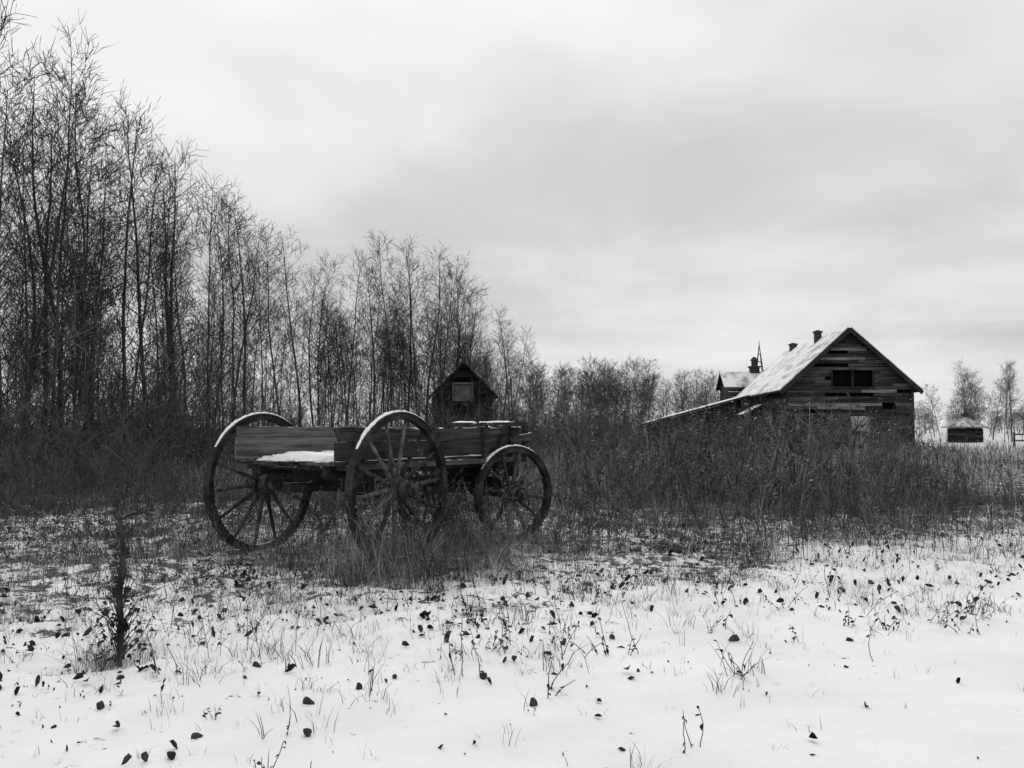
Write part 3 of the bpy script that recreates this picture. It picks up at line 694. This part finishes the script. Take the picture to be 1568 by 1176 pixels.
# ------------------------------------------------------------------ shed
shed=empty('wooden_shed',(-2.12,40,0),rad(6))
w_=1.3;ez=2.8;pz=4.1;ln=4
mb=MB(); boardwall(mb,-w_,w_,lambda z:None if z>pz-.1 else((-w_,w_) if z<ez else(-w_*(pz-z)/(pz-ez),w_*(pz-z)/(pz-ez))),lambda x,z,o_:Vector((x,-o_,z)),[(-.42,.35,2.55,3.2)],tl=(.2,.5),pb=.05)
boardwall(mb,0,ln,lambda z:None if z>ez-.05 else(0,ln),lambda y_,z,o_:Vector((w_+o_,y_,z)),[],tl=(.2,.5))
boardwall(mb,0,ln,lambda z:None if z>ez-.05 else(0,ln),lambda y_,z,o_:Vector((-w_-o_,y_,z)),[],tl=(.2,.5))
mb.obj('shed_walls',M_trim,shed)
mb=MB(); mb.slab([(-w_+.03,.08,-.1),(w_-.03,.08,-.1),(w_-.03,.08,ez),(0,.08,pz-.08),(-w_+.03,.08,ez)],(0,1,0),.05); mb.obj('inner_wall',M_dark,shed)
mb=MB(); s_=(pz-ez)/w_
for sg in(-1,1):
    n=Vector((sg*s_,0,1)).normalized(); p=[Vector((0,-.15,pz)),Vector((sg*(w_+.2),-.15,pz-s_*(w_+.2))),Vector((sg*(w_+.2),ln+.2,pz-s_*(w_+.2))),Vector((0,ln+.2,pz))]
    mb.slab(p if sg>0 else p[::-1],n,.06,.4)
mb.obj('shed_roof',M_trim,shed)
mb=MB(); mb.box((-.035,.03,2.87),(.72,.03,.6)); mb.obj('window_pane',tonemat('old_glass',.08,.18,tone=False,rough=.3),shed)
mb=MB()
for c_,s2 in(((-.035,-.02,3.24),(.9,.06,.08)),((-.035,-.02,2.52),(.9,.06,.08)),((-.45,-.02,2.88),(.07,.06,.64)),((.38,-.02,2.88),(.07,.06,.64)),((-.035,-.01,2.88),(.04,.04,.64))): mb.box(c_,s2,None,1,0,3.2)
mb.obj('window_frame',M_trim,shed)
# ------------------------------------------------------------------ well house, far right
well=empty('well_house',(39.6,80,0),rad(20))
mb=MB(); boardwall(mb,-1,1,lambda z:None if z>1.25 else(-1,1),lambda x,z,o_:Vector((x,-1-o_,z)),[],tl=(.3,.8)); boardwall(mb,-1,1,lambda z:None if z>1.25 else(-1,1),lambda x,z,o_:Vector((-1-o_,x,z)),[],tl=(.3,.8))
boardwall(mb,-1,1,lambda z:None if z>1.25 else(-1,1),lambda x,z,o_:Vector((x,1+o_,z)),[],tl=(.3,.8)); boardwall(mb,-1,1,lambda z:None if z>1.25 else(-1,1),lambda x,z,o_:Vector((1+o_,x,z)),[],tl=(.3,.8))
mb.obj('walls',M_trim,well)
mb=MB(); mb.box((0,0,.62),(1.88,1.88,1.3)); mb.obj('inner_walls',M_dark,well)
mb=MB()
def pyr(mb,r,z0,z1,t=.0):
    c=[Vector((-r,-r,z0)),Vector((r,-r,z0)),Vector((r,r,z0)),Vector((-r,r,z0))]; a=Vector((0,0,z1))
    for i in range(4): mb.poly([c[i],c[(i+1)%4],a])
    mb.poly(c[::-1])
pyr(mb,1.35,1.3,2.3); mb.tube([(0,0,2.2),(0,0,2.9)],[.14,.05],6); mb.box((0,0,2.45),(.4,.4,.2)); mb.obj('roof',M_trim,well)
mb=MB(); pyr(mb,1.3,1.36,2.32); mb.obj('roof_snow',tonemat('patchy_snow',.08,.6,(2,2,2),tone=False,plo=.35,phi=.6),well)
fence=empty('rail_fence',(34,62,0),0); mb=MB()
for k in range(9): mb.beam((k*2.4,k*.3,-.1),(k*2.4,k*.3,1.0),.1,.1,1,1,0,(1,0,0))
for k in range(8):
    for z in(.45,.85): mb.beam((k*2.4,k*.3-.08,z),(k*2.4+2.4,k*.3+.22,z+R.uniform(-.08,.08)),.05,.09,1.5,2,.01)
mb.obj('rails',M_wood,fence)
# ------------------------------------------------------------------ light
sd=Vector((math.sin(rad(-14))*math.cos(rad(26)),math.cos(rad(-14))*math.cos(rad(26)),math.sin(rad(26))))
sun=bpy.data.lights.new('sun','SUN'); sun.energy=1.1; sun.angle=rad(30); sun.color=(1,1,1)
so=link(bpy.data.objects.new('sun',sun)); so.rotation_euler=(-sd).to_track_quat('-Z','Y').to_euler(); so.location=(0,0,30)
w=bpy.data.worlds.new('World'); scene.world=w; w.use_nodes=True; nt=w.node_tree; N=nt.nodes; Lk=nt.links; bg=N['Background']; bg.inputs[1].default_value=.1
sky=N.new('ShaderNodeTexSky'); sky.sky_type='NISHITA'; sky.sun_disc=False; sky.sun_elevation=rad(26); sky.sun_rotation=rad(-14)
bw=N.new('ShaderNodeRGBToBW'); Lk.new(sky.outputs[0],bw.inputs[0])
def math_(op,a,b=None,c=None):
    n=N.new('ShaderNodeMath'); n.operation=op
    for i,v in enumerate((a,b,c)):
        if v is None: continue
        if isinstance(v,(int,float)): n.inputs[i].default_value=v
        else: Lk.new(v,n.inputs[i])
    return n.outputs[0]
tc=N.new('ShaderNodeTexCoord'); sx=N.new('ShaderNodeSeparateXYZ'); Lk.new(tc.outputs['Generated'],sx.inputs[0])
zz=math_('ADD',math_('MAXIMUM',sx.outputs['Z'],0),.2)
cx=N.new('ShaderNodeCombineXYZ'); Lk.new(math_('DIVIDE',sx.outputs['X'],zz),cx.inputs[0]); Lk.new(math_('DIVIDE',sx.outputs['Y'],zz),cx.inputs[1]); cx.inputs[2].default_value=4.3
no=N.new('ShaderNodeTexNoise'); no.inputs['Scale'].default_value=1.05; no.inputs['Detail'].default_value=4; no.inputs['Roughness'].default_value=.5; no.inputs['Distortion'].default_value=.25
Lk.new(cx.outputs[0],no.inputs['Vector'])
r=N.new('ShaderNodeMapRange'); r.interpolation_type='SMOOTHSTEP'; r.inputs[1].default_value=.28; r.inputs[2].default_value=.70; r.inputs[3].default_value=5.3; r.inputs[4].default_value=8.0
Lk.new(no.outputs['Fac'],r.inputs[0])
dp=N.new('ShaderNodeVectorMath'); dp.operation='DOT_PRODUCT'; Lk.new(tc.outputs['Generated'],dp.inputs[0]); dp.inputs[1].default_value=sd
gl=math_('MULTIPLY',math_('POWER',math_('MAXIMUM',dp.outputs['Value'],0),10),1.0)
hz=math_('MULTIPLY',math_('POWER',math_('SUBTRACT',1,math_('MINIMUM',math_('MAXIMUM',sx.outputs['Z'],0),1)),18),1.3)
zen=math_('MULTIPLY',math_('POWER',math_('MAXIMUM',sx.outputs['Z'],0),1.7),3.2)
tot=math_('ADD',math_('ADD',math_('ADD',r.outputs[0],gl),hz),zen)
tot=math_('ADD',math_('MULTIPLY',tot,.96),math_('MULTIPLY',math_('MINIMUM',bw.outputs[0],10),.04))
Lk.new(tot,bg.inputs[0])
# ------------------------------------------------------------------ camera
cam=bpy.data.cameras.new('camera'); co=link(bpy.data.objects.new('camera',cam)); cam.lens=32.14; cam.sensor_width=36; cam.clip_end=5000; cam.clip_start=.05
co.location=(0,0,1.3); co.rotation_euler=(rad(90+2.74),0,0); scene.camera=co
scene.view_settings.view_transform='Standard'; scene.view_settings.look='None'; scene.view_settings.exposure=0
print('trees',cnt)
